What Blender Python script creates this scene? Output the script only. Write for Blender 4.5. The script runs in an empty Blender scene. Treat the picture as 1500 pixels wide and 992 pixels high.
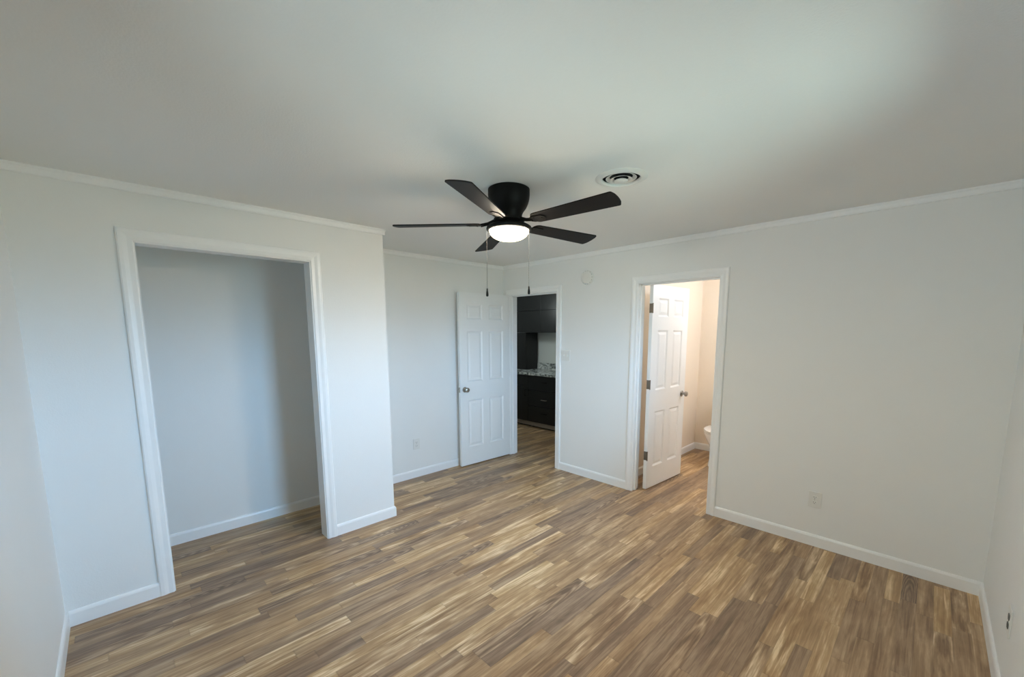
import bpy, bmesh, math, random
from mathutils import Vector, Matrix
random.seed(7)
PI = math.pi
SC = bpy.context.scene
COL = SC.collection

# ------------------------------------------------------------------ camera
FPX, PPX, PPY = 601.83, 7.47, 69.33
CAM = Vector((3.9139, -3.6173, 1.5956))
YAW, PITCH, ROLL = 0.7920, -0.1307, -0.0025
def camera():
    fwd = Vector((-math.sin(YAW)*math.cos(PITCH), math.cos(YAW)*math.cos(PITCH), math.sin(PITCH)))
    right = Vector((math.cos(YAW), math.sin(YAW), 0))
    up = right.cross(fwd)
    r2 = right*math.cos(ROLL) + up*math.sin(ROLL)
    u2 = up*math.cos(ROLL) - right*math.sin(ROLL)
    cd = bpy.data.cameras.new('camera'); o = bpy.data.objects.new('camera', cd); COL.objects.link(o)
    m = Matrix((r2, u2, -fwd)).transposed().to_4x4(); m.translation = CAM
    o.matrix_world = m
    cd.sensor_fit = 'HORIZONTAL'; cd.sensor_width = 36; cd.lens = FPX/1500*36
    cd.shift_x = -PPX/1500; cd.shift_y = PPY/1500
    cd.clip_start = 0.02; cd.clip_end = 200
    SC.camera = o
camera()

# ------------------------------------------------------------------ exposure, world, lights
SC.view_settings.view_transform = 'Standard'
SC.view_settings.look = 'None'
SC.view_settings.gamma = 1
SC.view_settings.use_curve_mapping = False
SC.view_settings.exposure = 0.06
SC.cycles.max_bounces = 14
SC.cycles.diffuse_bounces = 10
SC.cycles.glossy_bounces = 4
SC.cycles.transparent_max_bounces = 12
SC.cycles.caustics_reflective = False
SC.cycles.caustics_refractive = False
SC.cycles.sample_clamp_indirect = 6

SKY_STRENGTH = 22.0
def world():
    """Open blue sky on the right-hand side of the house, a dimmer tone feeding the added front window."""
    w = bpy.data.worlds.new('daylight'); SC.world = w; w.use_nodes = True
    nt = w.node_tree; nt.nodes.clear()
    out = nt.nodes.new('ShaderNodeOutputWorld'); bg = nt.nodes.new('ShaderNodeBackground')
    tc = nt.nodes.new('ShaderNodeTexCoord'); sep = nt.nodes.new('ShaderNodeSeparateXYZ')
    nt.links.new(tc.outputs['Generated'], sep.inputs[0])
    mr = nt.nodes.new('ShaderNodeMapRange'); mr.inputs[1].default_value = -1; mr.inputs[2].default_value = 1
    nt.links.new(sep.outputs['Z'], mr.inputs[0])
    def ramp(ground, sky):
        cr = nt.nodes.new('ShaderNodeValToRGB'); el = cr.color_ramp.elements
        el[0].position = .47; el[0].color = (*ground, 1); el[1].position = .54; el[1].color = (*sky, 1)
        nt.links.new(mr.outputs[0], cr.inputs[0]); return cr.outputs[0]
    open_side = ramp((.38, .49, .46), (1.06, 1.90, 3.0)); front_side = ramp((.26, .32, .34), (.39, .41, .38))
    ad = nt.nodes.new('ShaderNodeMath'); ad.operation = 'ADD'
    nt.links.new(sep.outputs['X'], ad.inputs[0]); nt.links.new(sep.outputs['Y'], ad.inputs[1])
    f = nt.nodes.new('ShaderNodeMapRange'); f.inputs[1].default_value = -.25; f.inputs[2].default_value = .15
    nt.links.new(ad.outputs[0], f.inputs[0])
    mx = nt.nodes.new('ShaderNodeMix'); mx.data_type = 'RGBA'
    nt.links.new(f.outputs[0], mx.inputs[0]); nt.links.new(front_side, mx.inputs[6]); nt.links.new(open_side, mx.inputs[7])
    nt.links.new(mx.outputs[2], bg.inputs[0])
    bg.inputs[1].default_value = SKY_STRENGTH
    nt.links.new(bg.outputs[0], out.inputs[0])
world()

def area(name, loc, target, sx, sy, power, color, portal=False):
    l = bpy.data.lights.new(name, 'AREA'); l.shape = 'RECTANGLE'; l.size = sx; l.size_y = sy
    l.energy = power; l.color = color
    o = bpy.data.objects.new(name, l); COL.objects.link(o); o.location = loc
    o.rotation_euler = (Vector(target)-Vector(loc)).to_track_quat('-Z', 'Y').to_euler()
    if portal: l.cycles.is_portal = True
    return o
def point(name, loc, power, color, r=.06):
    l = bpy.data.lights.new(name, 'POINT'); l.energy = power; l.color = color; l.shadow_soft_size = r
    o = bpy.data.objects.new(name, l); COL.objects.link(o); o.location = loc
    return o

# room dimensions (metres)
W, H, YL = 4.2494, 2.4098, -3.9255
CX, CY = 0.7218, -1.979          # closet front plane, closet outer corner
T = 0.11                          # wall thickness
KX1, KX2, KZ = 0.128, 0.888, 2.043      # kitchen doorway
BX1, BX2, BZ = 1.8937, 2.6291, 2.043    # bathroom doorway
CO1, CO2, CZ = -3.4709, -2.5438, 2.1006 # closet opening
WY1, WY2, WZ1, WZ2 = -2.36, -1.50, 1.18, 2.08   # window in right wall
VX1, VX2 = 2.45, 3.55              # added window behind the camera, lights the back wall
YB = 1.985                        # far wall of kitchen and bathroom
BATHX = 1.712

area('window_portal', (W+.16, (WY1+WY2)/2, (WZ1+WZ2)/2), (0, (WY1+WY2)/2, (WZ1+WZ2)/2), WZ2-WZ1+.1, WY2-WY1+.1, 1, (1, 1, 1), portal=True)
area('added_window_portal', ((VX1+VX2)/2, YL-.16, (WZ1+WZ2)/2), ((VX1+VX2)/2, 0, (WZ1+WZ2)/2), VX2-VX1+.1, WZ2-WZ1+.1, 1, (1, 1, 1), portal=True)  # sampling portal for the added front window
point('bathroom_bulb', (3.0, 1.3, 2.22), 25, (.90, 1.0, 1.16), .08)
point('kitchen_fill', (-.95, .80, 2.0), 13, (.90, 1.0, .97), .1)  # added fill for counter and backsplash, no fixture behind it

# ------------------------------------------------------------------ materials
def mat(name):
    m = bpy.data.materials.new(name); m.use_nodes = True
    return m, m.node_tree, m.node_tree.nodes['Principled BSDF']
def plain(name, col, rough=.5, metal=0, noise=0.0, nscale=40, bump=0.0, bscale=200, spec=.5):
    m, nt, b = mat(name)
    b.inputs['Roughness'].default_value = rough; b.inputs['Metallic'].default_value = metal
    b.inputs['Specular IOR Level'].default_value = spec
    tc = nt.nodes.new('ShaderNodeTexCoord')
    n = nt.nodes.new('ShaderNodeTexNoise'); n.inputs['Scale'].default_value = nscale; n.inputs['Detail'].default_value = 4
    nt.links.new(tc.outputs['Object'], n.inputs['Vector'])
    mr = nt.nodes.new('ShaderNodeMapRange')
    mr.inputs[3].default_value = 1-noise; mr.inputs[4].default_value = 1+noise
    nt.links.new(n.outputs['Fac'], mr.inputs[0])
    mx = nt.nodes.new('ShaderNodeVectorMath'); mx.operation = 'SCALE'
    mx.inputs[0].default_value = col[:3]
    nt.links.new(mr.outputs[0], mx.inputs['Scale'])
    nt.links.new(mx.outputs[0], b.inputs['Base Color'])
    if bump:
        n2 = nt.nodes.new('ShaderNodeTexNoise'); n2.inputs['Scale'].default_value = bscale; n2.inputs['Detail'].default_value = 3
        nt.links.new(tc.outputs['Object'], n2.inputs['Vector'])
        bp = nt.nodes.new('ShaderNodeBump'); bp.inputs['Strength'].default_value = bump; bp.inputs['Distance'].default_value = .002
        nt.links.new(n2.outputs['Fac'], bp.inputs['Height']); nt.links.new(bp.outputs[0], b.inputs['Normal'])
    return m

M = {}
M['wall'] = plain('wall_paint', (.85, .855, .84), .6, noise=.015, nscale=3, bump=.25, bscale=160, spec=.3)
M['ceiling'] = plain('ceiling_paint', (.865, .868, .852), .75, noise=.02, nscale=2, bump=.5, bscale=120, spec=.2)
M['trim'] = plain('trim_paint', (.91, .915, .91), .32, noise=.01, bump=.05, bscale=60)
M['door'] = plain('door_paint', (.875, .885, .88), .38, noise=.01, bump=.08, bscale=90)
M['plastic'] = plain('white_plastic', (.80, .80, .77), .35, noise=.01)
M['dark_plastic'] = plain('dark_plastic', (.10, .10, .095), .45, noise=.05)
M['grille'] = plain('grey_grille', (.34, .34, .32), .6)
M['slot'] = plain('dark_slot', (.06, .06, .055), .6)
M['black'] = plain('fan_black_metal', (.005, .0045, .004), .5, noise=.1, nscale=15, spec=.12)
M['blade'] = plain('fan_blade_espresso', (.008, .006, .005), .55, noise=.25, nscale=30, spec=.16)
M['nickel'] = plain('satin_nickel', (.42, .39, .35), .28, 1.0, noise=.05)
M['hinge'] = plain('aged_hinge_metal', (.22, .19, .15), .42, .9, noise=.1)
M['cabinet'] = plain('espresso_cabinet', (.0115, .012, .0128), .36, noise=.15, nscale=10, spec=.4)
M['toe'] = plain('toe_board', (.36, .32, .28), .5, noise=.06, nscale=9)
M['porcelain'] = plain('porcelain', (.86, .85, .83), .12, noise=.005)
M['bath_wall'] = plain('beige_bathroom_paint', (.86, .765, .645), .6, noise=.015, nscale=3, bump=.2, bscale=160, spec=.3)
M['splash_wall'] = plain('kitchen_paint', (.62, .65, .64), .45, noise=.02, nscale=4, bump=.1)
M['vent'] = plain('vent_enamel', (.74, .74, .71), .4, noise=.01)
M['duct'] = plain('duct_dark', (.02, .02, .02), .7, noise=.1)
M['chain'] = plain('chain_bronze', (.02, .019, .017), .5, 0, noise=.1, spec=.2)
M['vinyl'] = plain('window_vinyl', (.84, .84, .83), .35, noise=.01)

def granite():
    m, nt, b = mat('grey_granite')
    tc = nt.nodes.new('ShaderNodeTexCoord')
    n = nt.nodes.new('ShaderNodeTexNoise'); n.inputs['Scale'].default_value = 9; n.inputs['Detail'].default_value = 8; n.inputs['Distortion'].default_value = 1.6
    nt.links.new(tc.outputs['Object'], n.inputs['Vector'])
    cr = nt.nodes.new('ShaderNodeValToRGB'); e = cr.color_ramp.elements
    e[0].position = .36; e[0].color = (.06, .07, .07, 1); e[1].position = .66; e[1].color = (.74, .77, .76, 1)
    k = e.new(.5); k.color = (.40, .43, .43, 1)
    nt.links.new(n.outputs['Fac'], cr.inputs[0]); nt.links.new(cr.outputs[0], b.inputs['Base Color'])
    b.inputs['Roughness'].default_value = .18
    return m
M['granite'] = granite()

def glass():
    m = bpy.data.materials.new('window_glass'); m.use_nodes = True; nt = m.node_tree; nt.nodes.clear()
    out = nt.nodes.new('ShaderNodeOutputMaterial'); mix = nt.nodes.new('ShaderNodeMixShader')
    tr = nt.nodes.new('ShaderNodeBsdfTransparent'); gl = nt.nodes.new('ShaderNodeBsdfGlossy'); fr = nt.nodes.new('ShaderNodeFresnel')
    fr.inputs['IOR'].default_value = 1.45; gl.inputs['Roughness'].default_value = .01
    tr.inputs[0].default_value = (.95, .97, .96, 1)
    nt.links.new(fr.outputs[0], mix.inputs[0]); nt.links.new(tr.outputs[0], mix.inputs[1]); nt.links.new(gl.outputs[0], mix.inputs[2])
    nt.links.new(mix.outputs[0], out.inputs[0])
    return m
M['glass'] = glass()

LAMP_STRENGTH = 128
def lamp_glass():
    """Frosted dome lit from inside: brightest face on, dimmer and yellower at its rim."""
    m, nt, b = mat('lit_frosted_glass')
    b.inputs['Base Color'].default_value = (.02, .02, .02, 1); b.inputs['Roughness'].default_value = .5
    b.inputs['Specular IOR Level'].default_value = .1
    lw = nt.nodes.new('ShaderNodeLayerWeight'); lw.inputs[0].default_value = .5
    cr = nt.nodes.new('ShaderNodeValToRGB'); e = cr.color_ramp.elements
    e[0].position = .3; e[0].color = (1, .87, .75, 1); e[1].position = .95; e[1].color = (1, .83, .42, 1)
    st = nt.nodes.new('ShaderNodeMapRange'); st.inputs[1].default_value = .45; st.inputs[2].default_value = .88
    st.inputs[3].default_value = LAMP_STRENGTH; st.inputs[4].default_value = 1.0
    nt.links.new(lw.outputs['Facing'], cr.inputs[0]); nt.links.new(cr.outputs[0], b.inputs['Emission Color'])
    nt.links.new(lw.outputs['Facing'], st.inputs[0]); nt.links.new(st.outputs[0], b.inputs['Emission Strength'])
    return m
M['lamp'] = lamp_glass()

def floor_mat():
    m, nt, b = mat('vinyl_strip_floor')
    N = nt.nodes.new; L = nt.links.new
    def math_(op, a, b_=None, c=None):
        n = N('ShaderNodeMath'); n.operation = op
        for i, v in enumerate((a, b_, c)):
            if v is None: continue
            if isinstance(v, (int, float)): n.inputs[i].default_value = v
            else: L(v, n.inputs[i])
        return n.outputs[0]
    def comb(x, y, z=0.0):
        n = N('ShaderNodeCombineXYZ')
        for i, v in enumerate((x, y, z)):
            if isinstance(v, (int, float)): n.inputs[i].default_value = v
            else: L(v, n.inputs[i])
        return n.outputs[0]
    def wn(vec):
        n = N('ShaderNodeTexWhiteNoise'); n.noise_dimensions = '3D'; L(vec, n.inputs['Vector']); return n
    def ramp(f, stops):
        n = N('ShaderNodeValToRGB'); e = n.color_ramp.elements
        e[0].position, e[0].color = stops[0][0], (*stops[0][1], 1); e[1].position, e[1].color = stops[-1][0], (*stops[-1][1], 1)
        for p, c in stops[1:-1]:
            k = e.new(p); k.color = (*c, 1)
        L(f, n.inputs[0]); return n.outputs[0]
    tc = N('ShaderNodeTexCoord'); sp = N('ShaderNodeSeparateXYZ'); L(tc.outputs['Object'], sp.inputs[0])
    x, y = sp.outputs['X'], sp.outputs['Y']
    SW = .071
    xs = math_('DIVIDE', x, SW); ix = math_('FLOOR', xs); fx = math_('FRACT', xs)
    r1 = wn(comb(ix, 3.1)).outputs['Value']; r2 = wn(comb(ix, 9.7)).outputs['Value']
    ln = math_('MULTIPLY_ADD', r2, .5, .5)
    ys = math_('DIVIDE', math_('MULTIPLY_ADD', r1, 5.0, y), ln); iy = math_('FLOOR', ys); fy = math_('FRACT', ys)
    cell = comb(ix, iy, 1.7); w = wn(cell); rv = w.outputs['Value']
    wc = N('ShaderNodeSeparateColor'); L(w.outputs['Color'], wc.inputs[0])
    def noise(vec, det=3, rough=.5, dist=0.0):
        n = N('ShaderNodeTexNoise'); n.inputs['Scale'].default_value = 1; n.inputs['Detail'].default_value = det
        n.inputs['Roughness'].default_value = rough; n.inputs['Distortion'].default_value = dist
        L(vec, n.inputs['Vector']); return n.outputs['Fac']
    gx = math_('MULTIPLY_ADD', wc.outputs[0], 37.0, x); gy = math_('MULTIPLY_ADD', wc.outputs[1], 53.0, y)
    streak = noise(comb(math_('MULTIPLY', gx, 34.0), math_('MULTIPLY', gy, 1.7)), 5, .6, .8)      # grain streaks inside a strip
    fine = noise(comb(math_('MULTIPLY', gx, 120.0), math_('MULTIPLY', gy, 4.0)), 4, .6, .5)
    drift = noise(comb(math_('MULTIPLY', x, 9.0), math_('MULTIPLY', y, 1.6)), 3, .6, .5)           # printed streaks across strips
    blotch = noise(comb(math_('MULTIPLY', gx, 14.0), math_('MULTIPLY', gy, 5.0)), 2, .5, 1.5)
    # cathedral figure in some strips
    wv = N('ShaderNodeTexWave'); wv.wave_type = 'RINGS'; wv.rings_direction = 'SPHERICAL'
    wv.inputs['Scale'].default_value = 2.6; wv.inputs['Distortion'].default_value = 3.0; wv.inputs['Detail'].default_value = 2; wv.inputs['Detail Scale'].default_value = 1.4
    L(comb(math_('MULTIPLY', math_('SUBTRACT', fx, .5), 1.5), math_('MULTIPLY', math_('SUBTRACT', fy, wc.outputs[0]), 1.6), math_('MULTIPLY', rv, 9.0)), wv.inputs['Vector'])
    ring_on = math_('GREATER_THAN', wc.outputs[2], .80)
    def dev(f, k): return math_('MULTIPLY', math_('SUBTRACT', f, .5), k)
    f = math_('ADD', dev(rv, .36), dev(streak, .92))
    f = math_('ADD', f, dev(fine, .42)); f = math_('ADD', f, dev(drift, .45)); f = math_('ADD', f, dev(blotch, .22))
    f = math_('ADD', f, math_('MULTIPLY', dev(wv.outputs['Fac'], .26), ring_on))
    f = math_('ADD', f, .49)
    col = ramp(f, [(.12, (.145, .083, .042)), (.34, (.255, .156, .084)), (.5, (.365, .240, .136)), (.66, (.50, .352, .210)), (.86, (.80, .65, .45))])
    # warm or grey cast per strip
    hs = N('ShaderNodeHueSaturation'); L(col, hs.inputs['Color'])
    L(math_('MULTIPLY_ADD', wc.outputs[0], .32, .84), hs.inputs['Saturation'])
    # fine joints between strips
    ex = math_('MINIMUM', fx, math_('SUBTRACT', 1.0, fx)); ey = math_('MULTIPLY', math_('MINIMUM', fy, math_('SUBTRACT', 1.0, fy)), 5.0)
    ed = math_('MINIMUM', ex, ey)
    jm = N('ShaderNodeMapRange'); jm.inputs[1].default_value = 0; jm.inputs[2].default_value = .03; jm.inputs[3].default_value = .80; jm.inputs[4].default_value = 1
    L(ed, jm.inputs[0])
    vm = N('ShaderNodeVectorMath'); vm.operation = 'SCALE'; L(hs.outputs[0], vm.inputs[0]); L(jm.outputs[0], vm.inputs['Scale'])
    L(vm.outputs[0], b.inputs['Base Color'])
    rr = N('ShaderNodeMapRange'); rr.inputs[3].default_value = .34; rr.inputs[4].default_value = .5; L(fine, rr.inputs[0])
    L(rr.outputs[0], b.inputs['Roughness'])
    bp = N('ShaderNodeBump'); bp.inputs['Strength'].default_value = .18; bp.inputs['Distance'].default_value = .001
    L(math_('ADD', fine, jm.outputs[0]), bp.inputs['Height']); L(bp.outputs[0], b.inputs['Normal'])
    return m
M['floor'] = floor_mat()

# ------------------------------------------------------------------ helpers
def new_bm(): return bmesh.new()
def box(bm, x0, x1, y0, y1, z0, z1, bev=0, mtx=None):
    vs = [bm.verts.new((x, y, z)) for x in (x0, x1) for y in (y0, y1) for z in (z0, z1)]
    q = [(0, 1, 3, 2), (4, 6, 7, 5), (0, 4, 5, 1), (2, 3, 7, 6), (0, 2, 6, 4), (1, 5, 7, 3)]
    fs = [bm.faces.new([vs[i] for i in f]) for f in q]
    if bev:
        es = list({e for f in fs for e in f.edges})
        r = bmesh.ops.bevel(bm, geom=es, offset=bev, segments=2, profile=.6, affect='EDGES')
        vs = list({v for v in vs if v.is_valid} | set(r['verts']))
    if mtx is not None: bmesh.ops.transform(bm, matrix=mtx, verts=[v for v in vs if v.is_valid])
    return bm
def lathe(bm, prof, seg=48, mtx=None):
    """prof: list of (r, z)."""
    rings, allv = [], []
    for r, z in prof:
        if r < 1e-6: ring = [bm.verts.new((0, 0, z))]
        else: ring = [bm.verts.new((r*math.cos(2*PI*i/seg), r*math.sin(2*PI*i/seg), z)) for i in range(seg)]
        rings.append(ring); allv += ring
    for a, b in zip(rings, rings[1:]):
        for i in range(seg):
            j = (i+1) % seg
            if len(a) == 1 and len(b) == 1: continue
            if len(a) == 1: bm.faces.new((a[0], b[j], b[i]))
            elif len(b) == 1: bm.faces.new((a[i], a[j], b[0]))
            else: bm.faces.new((a[i], a[j], b[j], b[i]))
    if mtx is not None: bmesh.ops.transform(bm, matrix=mtx, verts=allv)
    return bm
def sweep(bm, path, prof, f3, closed=False):
    """path: 2D points; prof: (offset to the left of travel, height); f3 maps (a, b, h) to 3D."""
    n = len(path); P = [Vector(p) for p in path]
    rows = []
    for i in range(n):
        d0 = (P[i]-P[i-1]).normalized() if (closed or i > 0) else None
        d1 = (P[(i+1) % n]-P[i]).normalized() if (closed or i < n-1) else None
        if d0 is None: d0 = d1
        if d1 is None: d1 = d0
        n0, n1 = Vector((-d0.y, d0.x)), Vector((-d1.y, d1.x))
        m = (n0+n1); m = m/(m.dot(n0)) if m.length > 1e-6 else n0
        rows.append([bm.verts.new(f3(P[i].x+m.x*o, P[i].y+m.y*o, h)) for o, h in prof])
    k = len(prof)
    for i in range(n if closed else n-1):
        a, b = rows[i], rows[(i+1) % n]
        for j in range(k):
            jj = (j+1) % k
            bm.faces.new((a[j], a[jj], b[jj], b[j]))
    if not closed:
        bm.faces.new(rows[0][::-1]); bm.faces.new(rows[-1])
    return bm
def tube(bm, pts, r, seg=10):
    pts = [Vector(p) for p in pts]; rows = []
    for i, p in enumerate(pts):
        d = (pts[min(i+1, len(pts)-1)]-pts[max(i-1, 0)]).normalized()
        u = d.cross(Vector((0, 0, 1)));  u = Vector((1, 0, 0)) if u.length < 1e-4 else u.normalized(); v = d.cross(u)
        rr = r[i] if isinstance(r, (list, tuple)) else r
        rows.append([bm.verts.new(p+(u*math.cos(2*PI*k/seg)+v*math.sin(2*PI*k/seg))*rr) for k in range(seg)])
    for a, b in zip(rows, rows[1:]):
        for k in range(seg): bm.faces.new((a[k], a[(k+1) % seg], b[(k+1) % seg], b[k]))
    bm.faces.new(rows[0][::-1]); bm.faces.new(rows[-1])
    return bm
def prism(bm, outline, z0, z1, mtx=None):
    a = [bm.verts.new((x, y, z0)) for x, y in outline]; b = [bm.verts.new((x, y, z1)) for x, y in outline]
    n = len(outline)
    bm.faces.new(a[::-1]); bm.faces.new(b)
    for i in range(n): bm.faces.new((a[i], a[(i+1) % n], b[(i+1) % n], b[i]))
    if mtx is not None: bmesh.ops.transform(bm, matrix=mtx, verts=a+b)
    return bm

def obj(name, bm, m, parent=None, smooth=None, label=None):
    bmesh.ops.recalc_face_normals(bm, faces=bm.faces[:])
    me = bpy.data.meshes.new(name); bm.to_mesh(me); bm.free()
    me.materials.append(M[m] if isinstance(m, str) else m)
    if smooth is not None:
        me.shade_smooth() if hasattr(me, 'shade_smooth') else None
        try: me.set_sharp_from_angle(angle=math.radians(smooth))
        except Exception: pass
    o = bpy.data.objects.new(name, me); COL.objects.link(o)
    if parent is not None: o.parent = parent
    if label: o['label'] = label
    return o
def thing(name, label, cat, loc=(0, 0, 0), rotz=0, group=None):
    o = bpy.data.objects.new(name, None); COL.objects.link(o); o.empty_display_size = .1
    o.location = loc; o.rotation_euler = (0, 0, rotz); o['label'] = label; o['category'] = cat
    if group: o['group'] = group
    return o
def tag(o, label, cat, group=None):
    o['label'] = label; o['category'] = cat
    if group: o['group'] = group
    return o
def struct(name, bm, m, label, cat, parent=None, smooth=None):
    o = obj(name, bm, m, parent, smooth); o['kind'] = 'structure'; o['label'] = label; o['category'] = cat
    return o
def copy_thing(src, loc, rotz, label):
    r = src.copy(); COL.objects.link(r); r.location = loc; r.rotation_euler = (0, 0, rotz); r['label'] = label
    for ch in list(src.children):
        c = ch.copy(); COL.objects.link(c); c.parent = r
        for g in ch.children:
            d = g.copy(); COL.objects.link(d); d.parent = c
    return r

# ------------------------------------------------------------------ room shell
b = new_bm(); box(b, -2.6, W+.14, YL-.14, YB+.12, -.08, 0)
struct('floor', b, 'floor', 'brown and cream wood strip vinyl floor running through all rooms', 'floor')

VX, VY, VR = 2.655, -1.59, .102
def ceiling():
    b = new_bm(); s = .16
    z0, z1 = H, H+.1
    x0, x1, y0, y1 = -2.6, W+.14, YL-.14, YB+.12
    box(b, x0, VX-s, y0, y1, z0, z1); box(b, VX+s, x1, y0, y1, z0, z1)
    box(b, VX-s, VX+s, y0, VY-s, z0, z1); box(b, VX-s, VX+s, VY+s, y1, z0, z1)
    n = 48
    def sq(a):
        c, d = math.cos(a), math.sin(a); k = s/max(abs(c), abs(d)); return VX+c*k, VY+d*k
    A = [b.verts.new((*sq(2*PI*(i+.0)/n+PI/4), z0)) for i in range(n)]
    B = [b.verts.new((VX+VR*math.cos(2*PI*i/n+PI/4), VY+VR*math.sin(2*PI*i/n+PI/4), z0)) for i in range(n)]
    D = [b.verts.new((v.co.x, v.co.y, z1)) for v in B]
    for i in range(n):
        j = (i+1) % n
        b.faces.new((A[i], A[j], B[j], B[i])); b.faces.new((B[i], B[j], D[j], D[i]))
    b.faces.new(D)
    struct('ceiling', b, 'ceiling', 'white lightly textured flat ceiling', 'ceiling')
ceiling()

# wall on the left (behind the open six panel door and inside the closet)
b = new_bm(); box(b, -T, 0, YL-.14, 0, 0, H)
struct('wall_left', b, 'wall', 'white left wall behind the kitchen door and closet', 'wall')
# back wall with two doorways
b = new_bm()
box(b, -T, KX1, 0, T, 0, H); box(b, KX1, KX2, 0, T, KZ, H); box(b, KX2, BX1, 0, T, 0, H)
box(b, BX1, BX2, 0, T, BZ, H); box(b, BX2, W+.14, 0, T, 0, H)
struct('wall_back', b, 'wall', 'white back wall with the kitchen and bathroom doorways', 'wall')
# right wall with window
b = new_bm()
box(b, W, W+.14, YL-.14, WY1, 0, H); box(b, W, W+.14, WY2, 0, 0, H)
box(b, W, W+.14, WY1, WY2, 0, WZ1); box(b, W, W+.14, WY1, WY2, WZ2, H)
struct('wall_right', b, 'wall', 'white right wall at the edge of the frame', 'wall')
b = new_bm(); box(b, 0, VX1, YL-.14, YL, 0, H); box(b, VX2, W, YL-.14, YL, 0, H)
box(b, VX1, VX2, YL-.14, YL, 0, WZ1); box(b, VX1, VX2, YL-.14, YL, WZ2, H)
struct('wall_front', b, 'wall', 'white wall at the far left edge of the frame', 'wall')
# closet front and return
b = new_bm()
box(b, CX-T, CX, YL, CO1, 0, H); box(b, CX-T, CX, CO2, CY, 0, H); box(b, CX-T, CX, CO1, CO2, CZ, H)
box(b, 0, CX-T, CY-T, CY, 0, H)
struct('wall_closet', b, 'wall', 'white closet front wall with wide open doorway', 'wall')
# kitchen and bathroom shells
b = new_bm(); box(b, -2.6, BATHX-T, YB, YB+.12, 0, H); box(b, -2.6, -2.48, T, YB, 0, H); box(b, -2.48, -T, 0, T, 0, H)
struct('wall_kitchen', b, 'splash_wall', 'grey kitchen wall behind the counter', 'wall')
b = new_bm(); box(b, BATHX-T, BATHX, T, YB, 0, H); box(b, BATHX-T, 3.5, YB, YB+.12, 0, H); box(b, 3.38, 3.5, T, YB, 0, H)
struct('wall_bathroom', b, 'bath_wall', 'beige painted bathroom walls beyond the doorway', 'wall')

# ------------------------------------------------------------------ trim
F2 = lambda a, b_, h: (a, b_, h)
CROWN = [(0, 0), (-.019, 0), (-.021, -.003), (-.021, -.010), (-.016, -.016), (-.0135, -.030), (-.0135, -.041), (-.011, -.044), (0, -.044)]
b = new_bm()
sweep(b, [(CX, YL), (CX, CY), (0, CY), (0, 0), (W, 0), (W, YL)], CROWN, lambda a, c, h: (a, c, H+h), closed=True)
struct('trim_1', b, 'trim', 'thin white crown moulding around the top of the bedroom walls', 'trim')

BH, BT = .088, .0125
BASE = [(0, 0), (-BT, 0), (-BT, BH-.016), (-BT*.75, BH-.006), (-BT*.4, BH), (0, BH)]
def base(name, paths, label):
    b = new_bm()
    for p in paths: sweep(b, p, BASE, F2)
    struct(name, b, 'trim', label, 'baseboard')
CW = .0686
base('baseboard_closet', [[(CX, YL+BT), (CX, CO1-CW)], [(CX, CO2+CW), (CX, CY), (BT, CY)],
                          [(0, YL+BT), (0, CY-T)]], 'white baseboard along the closet front and inside it')
base('baseboard_left', [[(0, CY), (0, -BT)]], 'white baseboard under the left wall beside the door')
base('baseboard_back', [[(0, 0), (KX1-CW, 0)], [(KX2+CW, 0), (BX1-CW, 0)], [(BX2+CW, 0), (W, 0)]], 'white baseboard along the back wall')
base('baseboard_right', [[(W, 0), (W, YL)]], 'white baseboard along the right wall')
base('baseboard_front', [[(W, YL), (CX, YL)]], 'white baseboard at the far left edge of the frame')
base('baseboard_bathroom', [[(BATHX, T), (BATHX, YB), (3.38, YB)]], 'white baseboard in the bathroom corner')

CAS = [(0, 0), (0, .009), (.005, .012), (.026, .0105), (.038, .014), (.046, .016), (.062, .016), (CW, .012), (CW, 0)]
def casing(b, a1, a2, zt, f3): sweep(b, [(a1, 0), (a1, zt), (a2, zt), (a2, 0)], CAS, f3)
# closet casing and jamb (runs along y on plane x = CX; travel so that left = outward)
b = new_bm()
casing(b, CO1, CO2, CZ, lambda a, z, h: (CX+h, a, z))
jt = .012
for s0, s1 in ((CO1-.001, CO1+.0), (CO2, CO2+.001)): pass
box(b, CX-T-.004, CX+.004, CO1-.002, CO1+jt*.5, 0, CZ-.0); box(b, CX-T-.004, CX+.004, CO2-jt*.5, CO2+.002, 0, CZ)
box(b, CX-T-.004, CX+.004, CO1-.002, CO2+.002, CZ-jt*.5, CZ+.002)
struct('trim_2', b, 'trim', 'white mitred casing around the open closet doorway', 'trim')
# kitchen doorway casing and jambs
def doorway(name, x1, x2, zt, label, hinge_stop):
    b = new_bm()
    casing(b, x1, x2, zt, lambda a, z, h: (a, -h, z))
    casing(b, x1, x2, zt, lambda a, z, h: (a, T+h, z))
    e = .004
    box(b, x1-.003, x1+e, -.004, T+.004, 0, zt); box(b, x2-e, x2+.003, -.004, T+.004, 0, zt); box(b, x1, x2, -.004, T+.004, zt-e, zt+.003)
    s0, s1 = hinge_stop                      # door stop strip around the opening
    sw = .011
    box(b, x1+e-.002, x1+e+sw, s0, s1, 0, zt-e); box(b, x2-e-sw, x2-e+.002, s0, s1, 0, zt-e); box(b, x1+e, x2-e, s0, s1, zt-e-sw, zt-e+.002)
    struct(name, b, 'trim', label, 'trim')
doorway('trim_3', KX1, KX2, KZ, 'white casing and jamb of the kitchen doorway', (.038, .072))
doorway('trim_4', BX1, BX2, BZ, 'white casing and jamb of the bathroom doorway', (.036, .068))

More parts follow.
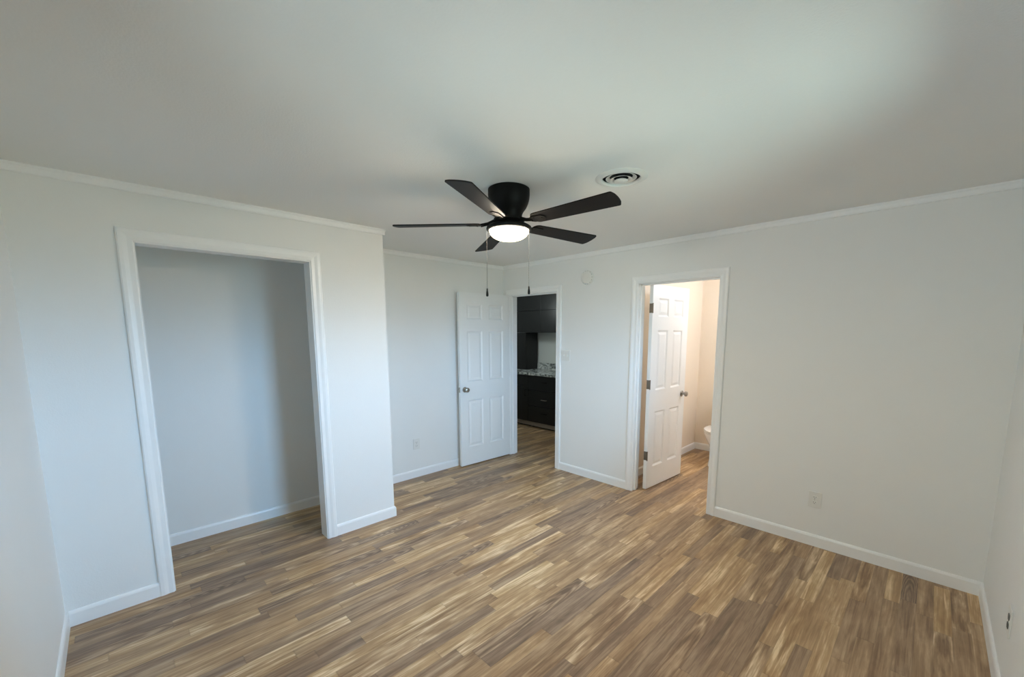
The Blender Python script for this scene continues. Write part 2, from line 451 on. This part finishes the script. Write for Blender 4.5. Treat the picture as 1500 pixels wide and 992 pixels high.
# ------------------------------------------------------------------ six panel doors
def door_mesh(wd, ht, th):
    """local: hinge edge at x=0, slab to x=wd, thickness y in [-th, 0], z from 0."""
    b = new_bm()
    st, mu = .108, .098
    pw = (wd-2*st-mu)/2
    xs = [0, st, st+pw, st+pw+mu, wd-st, wd]
    zs = [0, .215, .785, 1.0, 1.595, 1.725, 1.905, ht]
    faces = []
    for y in (0, -th):
        V = [[b.verts.new((x, y, z)) for z in zs] for x in xs]
        for i in range(len(xs)-1):
            for j in range(len(zs)-1):
                q = (V[i][j], V[i+1][j], V[i+1][j+1], V[i][j+1])
                f = b.faces.new(q if y < 0 else q[::-1])
                if i in (1, 3) and j in (1, 3, 5): faces.append(f)
        if y == 0: V0 = V
        else: V1 = V
    nx, nz = len(xs), len(zs)
    for j in range(nz-1):
        b.faces.new((V0[0][j], V0[0][j+1], V1[0][j+1], V1[0][j])); b.faces.new((V0[-1][j], V1[-1][j], V1[-1][j+1], V0[-1][j+1]))
    for i in range(nx-1):
        b.faces.new((V0[i][0], V1[i][0], V1[i+1][0], V0[i+1][0])); b.faces.new((V0[i][-1], V0[i+1][-1], V1[i+1][-1], V1[i][-1]))
    bmesh.ops.recalc_face_normals(b, faces=b.faces[:])
    for t, d in ((.004, -.0015), (.012, -.0085), (.006, 0.0), (.024, .006)):
        bmesh.ops.inset_individual(b, faces=faces, thickness=t, depth=d, use_even_offset=True)
    return b
KNOB = [(0, .0), (.032, 0), (.033, .004), (.029, .009), (.014, .012), (.012, .030), (.017, .034), (.026, .041), (.0285, .050), (.026, .060), (.016, .066), (0, .067)]
def make_door(name, wd, ht, loc, ang, label, pin_front):
    """ang: direction of the slab from the hinge; pin_front: side (local y) the hinges sit on."""
    th = .035
    o = struct(name, door_mesh(wd, ht, th), 'door', label, 'door')
    o.location = loc; o.rotation_euler = (0, 0, ang)
    for side in (0, 1):
        k = new_bm()
        if side == 0: mt = Matrix.Translation((wd-.062, 0, .915)) @ Matrix.Rotation(-PI/2, 4, 'X')
        else: mt = Matrix.Translation((wd-.062, -th, .915)) @ Matrix.Rotation(PI/2, 4, 'X')
        lathe(k, KNOB, 32, mt); obj('door_knob', k, 'nickel', o, 40, 'satin nickel round knob')
    k = new_bm(); box(k, wd-.001, wd+.0015, -th+.005, -.005, .885, .945, .0006); obj('latch_plate', k, 'nickel', o, None, 'metal latch plate')
    for z in (.30, 1.02, 1.76):
        k = new_bm()
        box(k, -.0018, .0006, -th+.003, -.001, z, z+.089, .0006)
        yy = .005 if pin_front > 0 else -th-.005
        tube(k, [(-.004, yy, z-.003), (-.004, yy, z+.092)], .0052, 12)
        obj('hinge', k, 'hinge', o, 40, 'dull metal butt hinge')
    return o
# kitchen door, open against the left wall: face seen is local y=0 side
make_door('door_1', .762, 2.03, (.134, -.020, .013), math.atan2(-.777, -.026), 'white six panel door opened against the left wall', -1)
make_door('door_2', .711, 2.03, (1.9535, T-.002, .013), math.atan2(.689, .041), 'white six panel door opened into the lit bathroom', -1)

# ------------------------------------------------------------------ window in the right wall
def window(name, a1, a2, f, label):
    """f maps (along the wall, depth outward from the inner face, height) to the room."""
    def bx(b, u0, u1, d0, d1, z0, z1, bev=0):
        p, q = f(u0, d0, z0), f(u1, d1, z1)
        box(b, min(p[0], q[0]), max(p[0], q[0]), min(p[1], q[1]), max(p[1], q[1]), z0, z1, bev)
    b = new_bm()
    bx(b, a1, a1+.035, .05, .12, WZ1, WZ2); bx(b, a2-.035, a2, .05, .12, WZ1, WZ2)
    bx(b, a1, a2, .05, .12, WZ2-.035, WZ2); bx(b, a1, a2, .05, .12, WZ1, WZ1+.035)
    o = struct(name, b, 'vinyl', label, 'window')
    zm = (WZ1+WZ2)/2
    for z0, z1, d in ((WZ1+.035, zm+.02, .062), (zm-.02, WZ2-.035, .092)):
        s = new_bm(); c1, c2 = a1+.035, a2-.035; w = .035
        bx(s, c1, c1+w, d, d+.028, z0, z1); bx(s, c2-w, c2, d, d+.028, z0, z1)
        bx(s, c1+w, c2-w, d, d+.028, z0, z0+w); bx(s, c1+w, c2-w, d, d+.028, z1-w, z1)
        so = obj('sash', s, 'vinyl', o)
        g = new_bm(); bx(g, c1+w-.004, c2-w+.004, d+.012, d+.016, z0+w-.004, z1-w+.004); obj('pane', g, 'glass', so)
    s = new_bm(); bx(s, a1-.06, a2+.06, -.085, .05, WZ1-.022, WZ1, .004)
    obj('window_sill', s, 'trim', o)
    s = new_bm(); sweep(s, [(a1, WZ1), (a1, WZ2), (a2, WZ2), (a2, WZ1)], CAS, lambda a, z, h: f(a, -h, z))
    bx(s, a1-.06, a2+.06, -.014, 0, WZ1-.085, WZ1-.022)
    obj('window_casing', s, 'trim', o)
window('window_1', WY1, WY2, lambda a, d, z: (W+d, a, z), 'white double hung window in the right wall')
window('added_window', VX1, VX2, lambda a, d, z: (a, YL-d, z), 'wide white double hung window added unseen in the front wall')  # added out of view to brighten the back wall

# ------------------------------------------------------------------ ceiling fan
FX, FY = 2.11, -1.90
TX, TY = .0361, -.0174                # slight tilt of the blade plane
def fan():
    t = thing('ceiling_fan', 'black five blade hugger ceiling fan with lit dome light', 'ceiling fan', (FX, FY, H))
    lz = lambda z: z-H
    b = new_bm()
    lathe(b, [(0, 0), (.114, 0), (.120, -.004), (.1205, lz(2.375)), (.118, lz(2.352)), (.112, lz(2.330)), (.100, lz(2.305)), (.086, lz(2.287)), (.078, lz(2.272)), (.074, lz(2.250)), (.0, lz(2.250))], 64)
    obj('motor_housing', b, 'black', t, 35)
    b = new_bm()
    lathe(b, [(0, lz(2.252)), (.066, lz(2.252)), (.088, lz(2.246)), (.090, lz(2.232)), (.070, lz(2.226)), (.062, lz(2.218)), (.058, lz(2.205)), (0, lz(2.205))], 48)
    obj('flywheel', b, 'black', t, 35)
    b = new_bm()
    lathe(b, [(0, lz(2.214)), (.060, lz(2.214)), (.092, lz(2.211)), (.118, lz(2.206)), (.129, lz(2.199)), (.132, lz(2.190)), (.129, lz(2.181)), (.119, lz(2.177)), (.112, lz(2.181)), (0, lz(2.184))], 64)
    obj('light_ring', b, 'black', t, 35)
    b = new_bm()
    n = 10; pr = [(.1165, lz(2.184))]
    for i in range(n+1):
        a = i/n*PI/2
        pr.append((.1155*math.cos(a)**.9 if i < n else 0, lz(2.178)-.058*math.sin(a)))
    lathe(b, pr, 64); obj('light_bowl', b, 'lamp', t, 60, 'glowing frosted glass dome')
    # blades
    R, wt, pitch, az0 = .6609, .0665, -.1919, 5.1816
    for k in range(5):
        az = az0-k*2*PI/5
        z0 = lz(2.2164)
        d = Vector((math.cos(az), math.sin(az), 0)); d.z = TX*d.x+TY*d.y
        tt = Vector((-math.sin(az), math.cos(az), 0)); tt.z = TX*tt.x+TY*tt.y
        e = tt*math.cos(pitch)+Vector((0, 0, math.sin(pitch)))
        d.normalize(); e = (e-d*e.dot(d)).normalized(); nn = d.cross(e)
        mt = Matrix((d, e, nn)).transposed().to_4x4(); mt.translation = (0, 0, z0)
        # outline in blade plane (x along radius, y across)
        out = []
        r0, w0 = .165, .050
        def arc(cx, cy, r, a0, a1, n=6):
            for i in range(n+1):
                a = a0+(a1-a0)*i/n; out.append((cx+r*math.cos(a), cy+r*math.sin(a)))
        arc(r0+.035, -w0+.035, .035, PI, 1.5*PI)
        arc(R-.012, -wt+.012, .012, -PI/2, -.25)
        for i in range(1, 8):
            y = -wt+.012+(2*wt-.024)*i/8; out.append((R+.010*(1-(y/wt)**2), y))
        arc(R-.012, wt-.012, .012, .25, PI/2)
        arc(r0+.035, w0-.035, .035, PI/2, PI)
        b = new_bm(); prism(b, out, -.003, .003, mt)
        bl = obj('blade', b, 'blade', t)
        # iron bracket carrying the blade
        b = new_bm()
        prism(b, [(.150, -.016), (.172, -.030), (.235, -.026), (.250, 0), (.235, .026), (.172, .030), (.150, .016)], -.0075, -.0031, mt)
        zz = lz(2.236)
        a0 = Vector((math.cos(az)*.080, math.sin(az)*.080, zz))
        a2 = mt @ Vector((.165, 0, -.005)); a1 = a0.lerp(a2, .5)+Vector((0, 0, -.004))
        tube(b, [a0, a1, a2], [.011, .009, .010], 10)
        for sx, sy in ((.185, -.016), (.185, .016), (.228, 0)):
            lathe(b, [(0, -.0105), (.004, -.0095), (.005, -.0072)], 10, mt @ Matrix.Translation((sx, sy, 0)))
        obj('blade_iron', b, 'black', bl, 40)
    # pull chains
    for (px, py, zb) in ((2.024-FX, -1.998-FY, 1.803), (2.197-FX, -1.823-FY, 1.815)):
        b = new_bm(); zt = 2.188
        tube(b, [(px, py, lz(zt)), (px, py, lz(zb)+.045)], .0008, 6)
        n = 60
        for i in range(n):
            z = lz(zb)+.045+(zt-zb-.045)*i/n
            bmesh.ops.create_icosphere(b, subdivisions=1, radius=.0015, matrix=Matrix.Translation((px, py, z)))
        ch = obj('pull_chain', b, 'chain', t, 60)
        b = new_bm()
        lathe(b, [(0, 0), (.0055, .001), (.0075, .008), (.0065, .022), (.0045, .034), (.004, .044), (.0025, .048), (0, .048)], 16, Matrix.Translation((px, py, lz(zb))))
        obj('pendant', b, 'black', ch, 50)
fan()
# ------------------------------------------------------------------ round ceiling diffuser
def vent():
    t = thing('ceiling_vent', 'round white ceiling air diffuser with concentric rings beside the fan', 'air vent', (VX, VY, H))
    b = new_bm(); lathe(b, [(.099, .004), (.099, -.006), (.104, -.0115), (.112, -.0115), (.128, -.006), (.1365, -.001), (.1365, .0005), (.104, .0005)], 64)
    obj('flange', b, 'vent', t, 50)
    b = new_bm(); lathe(b, [(0, .085), (.1005, .085), (.1005, .004)], 48); obj('duct', b, 'duct', t, 50, 'dark duct opening behind the rings')
    for r, z in ((.080, -.004), (.058, -.011)):
        b = new_bm(); lathe(b, [(r-.020, z+.0085), (r, z), (r+.0008, z+.0012), (r-.020, z+.0098)], 56); obj('louver_ring', b, 'vent', t, 50)
    b = new_bm(); lathe(b, [(0, -.023), (.020, -.0220), (.032, -.0185), (.036, -.015), (.032, -.012), (.012, -.004), (0, -.004)], 48); obj('center_cone', b, 'vent', t, 50)
    for a in range(4):
        b = new_bm(); box(b, .03, .095, -.002, .002, .012, .016, mtx=Matrix.Rotation(a*PI/2+.4, 4, 'Z'))
        obj('bracket', b, 'duct', t)
vent()

# ------------------------------------------------------------------ wall devices
def smoke():
    t = thing('smoke_detector', 'round white smoke detector high on the back wall', 'smoke detector', (1.302, 0, 2.154))
    rx = Matrix.Rotation(PI/2, 4, 'X')          # lathe axis z -> -y
    b = new_bm(); lathe(b, [(0, 0), (.074, 0), (.075, .004), (.074, .010), (.070, .012), (0, .012)], 56, rx); obj('mounting_base', b, 'plastic', t, 40)
    b = new_bm(); lathe(b, [(0, .010), (.066, .010), (.068, .016), (.064, .028), (.056, .034), (.030, .037), (0, .037)], 56, rx); obj('cover', b, 'plastic', t, 40)
    b = new_bm()
    for i in range(14):
        a = 2*PI*i/14
        box(b, -.006, .006, -.001, .0015, .0, .003, mtx=rx @ Matrix.Rotation(a, 4, 'Z') @ Matrix.Translation((.0675, 0, .019)) @ Matrix.Rotation(PI/2, 4, 'Z'))
    obj('vent_slot', b, 'grille', t, None, 'grey vent slots')
    b = new_bm(); lathe(b, [(0, 0), (.010, 0), (.010, .002), (0, .0025)], 24, rx @ Matrix.Translation((-.028, .010, .0345))); obj('test_button', b, 'vent', t, 40)
smoke()

# outlet built facing -y at the origin
def outlet(loc, rotz, label, face='plastic'):
    t = thing('wall_outlet', label, 'outlet', loc, rotz)
    b = new_bm(); box(b, -.040, .040, -.006, 0, -.060, .060, .0025); obj('cover_plate', b, 'plastic', t)
    for s in (-1, 1):
        b = new_bm(); out = []
        for i in range(28):
            a = 2*PI*i/28; x = .0172*math.cos(a); z = max(-.0125, min(.0125, .0172*math.sin(a))); out.append((x, z))
        prism(b, out, 0, .0085, Matrix.Translation((0, 0, s*.0195)) @ Matrix.Rotation(PI/2, 4, 'X'))
        r = obj('receptacle', b, face, t)
        b = new_bm()
        for sx, hh in ((-.0063, .0040), (.0063, .0033)): box(b, sx-.0011, sx+.0011, -.0088, -.0075, s*.0195+.002-hh, s*.0195+.002+hh)
        lathe(b, [(0, .0075), (.0024, .0075), (.0024, .0088), (0, .0088)], 12, Matrix.Translation((0, 0, s*.0195-.007)) @ Matrix.Rotation(PI/2, 4, 'X'))
        obj('slot', b, 'slot', r, None, 'dark plug slots')
    b = new_bm(); lathe(b, [(0, .0055), (.0032, .0055), (.003, .0072), (0, .0075)], 12, Matrix.Rotation(PI/2, 4, 'X')); obj('screw', b, 'nickel', t, 40)
    return t
o1 = outlet((3.392, 0, .355), 0, 'white outlet on the back wall right of the bathroom doorway')
copy_thing(o1, (0, -1.315, .375), PI/2, 'white outlet low on the left wall beside the open kitchen door')
outlet((W, -.985, .36), -PI/2, 'white outlet with dark receptacles on the right wall at the frame edge', 'dark_plastic')

def switch():
    t = thing('light_switch', 'white two gang light switch on the back wall right of the kitchen doorway', 'light switch', (1.025, 0, 1.333))
    b = new_bm(); box(b, -.062, .062, -.006, 0, -.059, .059, .0025); obj('cover_plate', b, 'plastic', t)
    for s in (-1, 1):
        b = new_bm(); box(b, s*.023-.005, s*.023+.005, -.0075, -.005, -.0125, .0125)
        box(b, s*.023-.004, s*.023+.004, -.018, -.006, -.004, .004, .001, None)
        obj('toggle', b, 'plastic', t)
        for z in (-.030, .030):
            b = new_bm(); lathe(b, [(0, .0055), (.003, .0055), (.0028, .007), (0, .0072)], 10, Matrix.Translation((s*.023, 0, z)) @ Matrix.Rotation(PI/2, 4, 'X')); obj('screw', b, 'plastic', t, 40)
switch()

# ------------------------------------------------------------------ kitchen seen through the doorway
def slab_door(b, x0, x1, y, z0, z1):
    box(b, x0+.002, x1-.002, y-.019, y, z0+.002, z1-.002, .0015)
def pull(b, x, y, z, ln=.11, vertical=False):
    h = ln/2
    if vertical: pts = [(x, y, z-h), (x, y-.026, z-h+.004), (x, y-.026, z+h-.004), (x, y, z+h)]
    else: pts = [(x-h, y, z), (x-h+.004, y-.026, z), (x+h-.004, y-.026, z), (x+h, y, z)]
    tube(b, pts, .005, 10)
YF = 1.31
def base_cab(x0, x1, kind, label):
    t = thing('base_cabinet', label, 'cabinet', (x0, 0, 0), 0, None)
    w = x1-x0
    b = new_bm(); box(b, .001, w-.001, YF, YB-.002, .10, .882); obj('body', b, 'cabinet', t)
    b = new_bm(); box(b, .0, w, YF+.05, YF+.065, .018, .10); obj('toe_board', b, 'toe', t, None, 'pale taupe toe board')
    b = new_bm(); box(b, .02, w-.02, YF+.067, YB-.01, 0, .10); obj('plinth', b, 'cabinet', t)
    if kind == 'drawers':
        for z0, z1 in ((.105, .37), (.375, .63), (.635, .875)):
            b = new_bm(); slab_door(b, 0, w, YF, z0, z1); d = obj('drawer', b, 'cabinet', t)
            if z0 == .375:
                b = new_bm(); pull(b, w/2-.03, YF-.018, .495); obj('handle', b, 'nickel', d, 50, 'nickel bar handle')
            else:
                b = new_bm(); pull(b, w/2-.03, YF-.018, (z0+z1)/2+.03); obj('handle', b, 'black', d, 50)
    else:
        b = new_bm(); slab_door(b, 0, w, YF, .70, .875); obj('drawer', b, 'cabinet', t)
        b = new_bm(); slab_door(b, 0, w, YF, .105, .695); d = obj('door', b, 'cabinet', t)
        b = new_bm(); pull(b, w-.05, YF-.018, .58, .11, True); obj('handle', b, 'black', d, 50)
base_cab(-1.75, -1.17, 'door', 'black base cabinet under the far left end of the counter')
base_cab(-1.17, -.80, 'door', 'black base cabinet just inside the left jamb of the kitchen doorway')
base_cab(-.80, -.02, 'drawers', 'black drawer base cabinet with a bright handle below the granite counter')
base_cab(-.02, .58, 'door', 'black base cabinet at the right end of the counter')
b = new_bm(); box(b, -1.77, .60, 1.272, YB-.001, .884, .922, .004)
ct = tag(obj('countertop', b, 'granite'), 'grey mottled granite countertop on the black kitchen base cabinets', 'countertop')
b = new_bm(); box(b, -1.77, .60, YB-.034, YB-.001, .9225, 1.035, .003); obj('backsplash', b, 'granite', ct)
UY = 1.66
def wall_cab(x0, x1, z0, z1, label, body_front=UY):
    t = thing('wall_cabinet', label, 'cabinet', (x0, 0, z0), 0)
    w, h = x1-x0, z1-z0
    b = new_bm(); box(b, .001, w-.001, body_front, YB-.001, .001, h-.001); obj('body', b, 'cabinet', t)
    b = new_bm(); slab_door(b, 0, w, body_front, 0, h); obj('door', b, 'cabinet', t)
for x0, x1, w in ((-1.44, -.84, 'left'), (-.84, -.24, 'right'), (-.24, .36, 'rightmost')):
    pl = {'left': 'nearest the left jamb of the kitchen doorway', 'right': 'nearest the right jamb of the kitchen doorway', 'rightmost': 'past the right jamb'}[w]
    wall_cab(x0, x1, 1.58, 1.958, 'black lower wall cabinet over the counter, '+pl)
    wall_cab(x0, x1, 1.958, H-.002, 'black top wall cabinet under the kitchen ceiling, '+pl)
def tall():
    t = thing('counter_cabinet', 'black cabinet standing on the granite counter below the wall cabinets', 'cabinet', (-1.75, 0, .9225))
    b = new_bm(); box(b, 0, .555, UY+.005, YB-.036, 0, .656); obj('body', b, 'cabinet', t)
    b = new_bm(); slab_door(b, 0, .555, UY+.005, 0, .656); obj('door', b, 'cabinet', t)
tall()

# ------------------------------------------------------------------ toilet in the bathroom
def toilet():
    t = thing('toilet', 'white toilet partly hidden behind the bathroom door jamb', 'toilet', (2.205, YB, 0))
    def loft(b, rows, seg=36):
        R = []
        for (yc, hw, lf, lb, z) in rows:    # superellipse-like egg: front radius lf, back radius lb
            r = []
            for i in range(seg):
                a = 2*PI*i/seg; c, s = math.cos(a), math.sin(a)
                r.append(b.verts.new((hw*c, yc-(lf if s > 0 else lb)*s, z)))
            R.append(r)
        for p, q in zip(R, R[1:]):
            for i in range(seg): b.faces.new((p[i], p[(i+1) % seg], q[(i+1) % seg], q[i]))
        b.faces.new(R[0][::-1]); b.faces.new(R[-1])
    b = new_bm()
    loft(b, [(-.38, .124, .318, .26, 0), (-.38, .122, .314, .26, .03), (-.38, .100, .27, .25, .10), (-.39, .100, .25, .24, .18),
             (-.42, .140, .26, .22, .27), (-.44, .172, .275, .21, .34), (-.445, .182, .28, .205, .375), (-.445, .184, .28, .205, .392), (-.445, .178, .275, .20, .398)])
    obj('bowl', b, 'porcelain', t, 50)
    b = new_bm(); loft(b, [(-.445, .176, .276, .20, .399), (-.445, .188, .286, .205, .403), (-.445, .188, .286, .205, .414), (-.445, .180, .28, .2, .418)])
    obj('seat', b, 'porcelain', t, 50)
    b = new_bm(); loft(b, [(-.445, .180, .278, .20, .419), (-.445, .188, .286, .205, .422), (-.445, .187, .285, .204, .432), (-.445, .165, .262, .185, .439)])
    obj('lid', b, 'porcelain', t, 50)
    b = new_bm(); box(b, -.205, .205, -.20, -.012, .385, .715, .018); obj('tank', b, 'porcelain', t, 50)
    b = new_bm(); box(b, -.215, .215, -.21, -.006, .716, .752, .010); obj('tank_lid', b, 'porcelain', t, 50)
    b = new_bm(); tube(b, [(-.15, -.198, .655), (-.15, -.222, .655), (-.09, -.226, .648)], .006, 10); obj('flush_lever', b, 'nickel', t, 50, 'metal flush lever')
toilet()
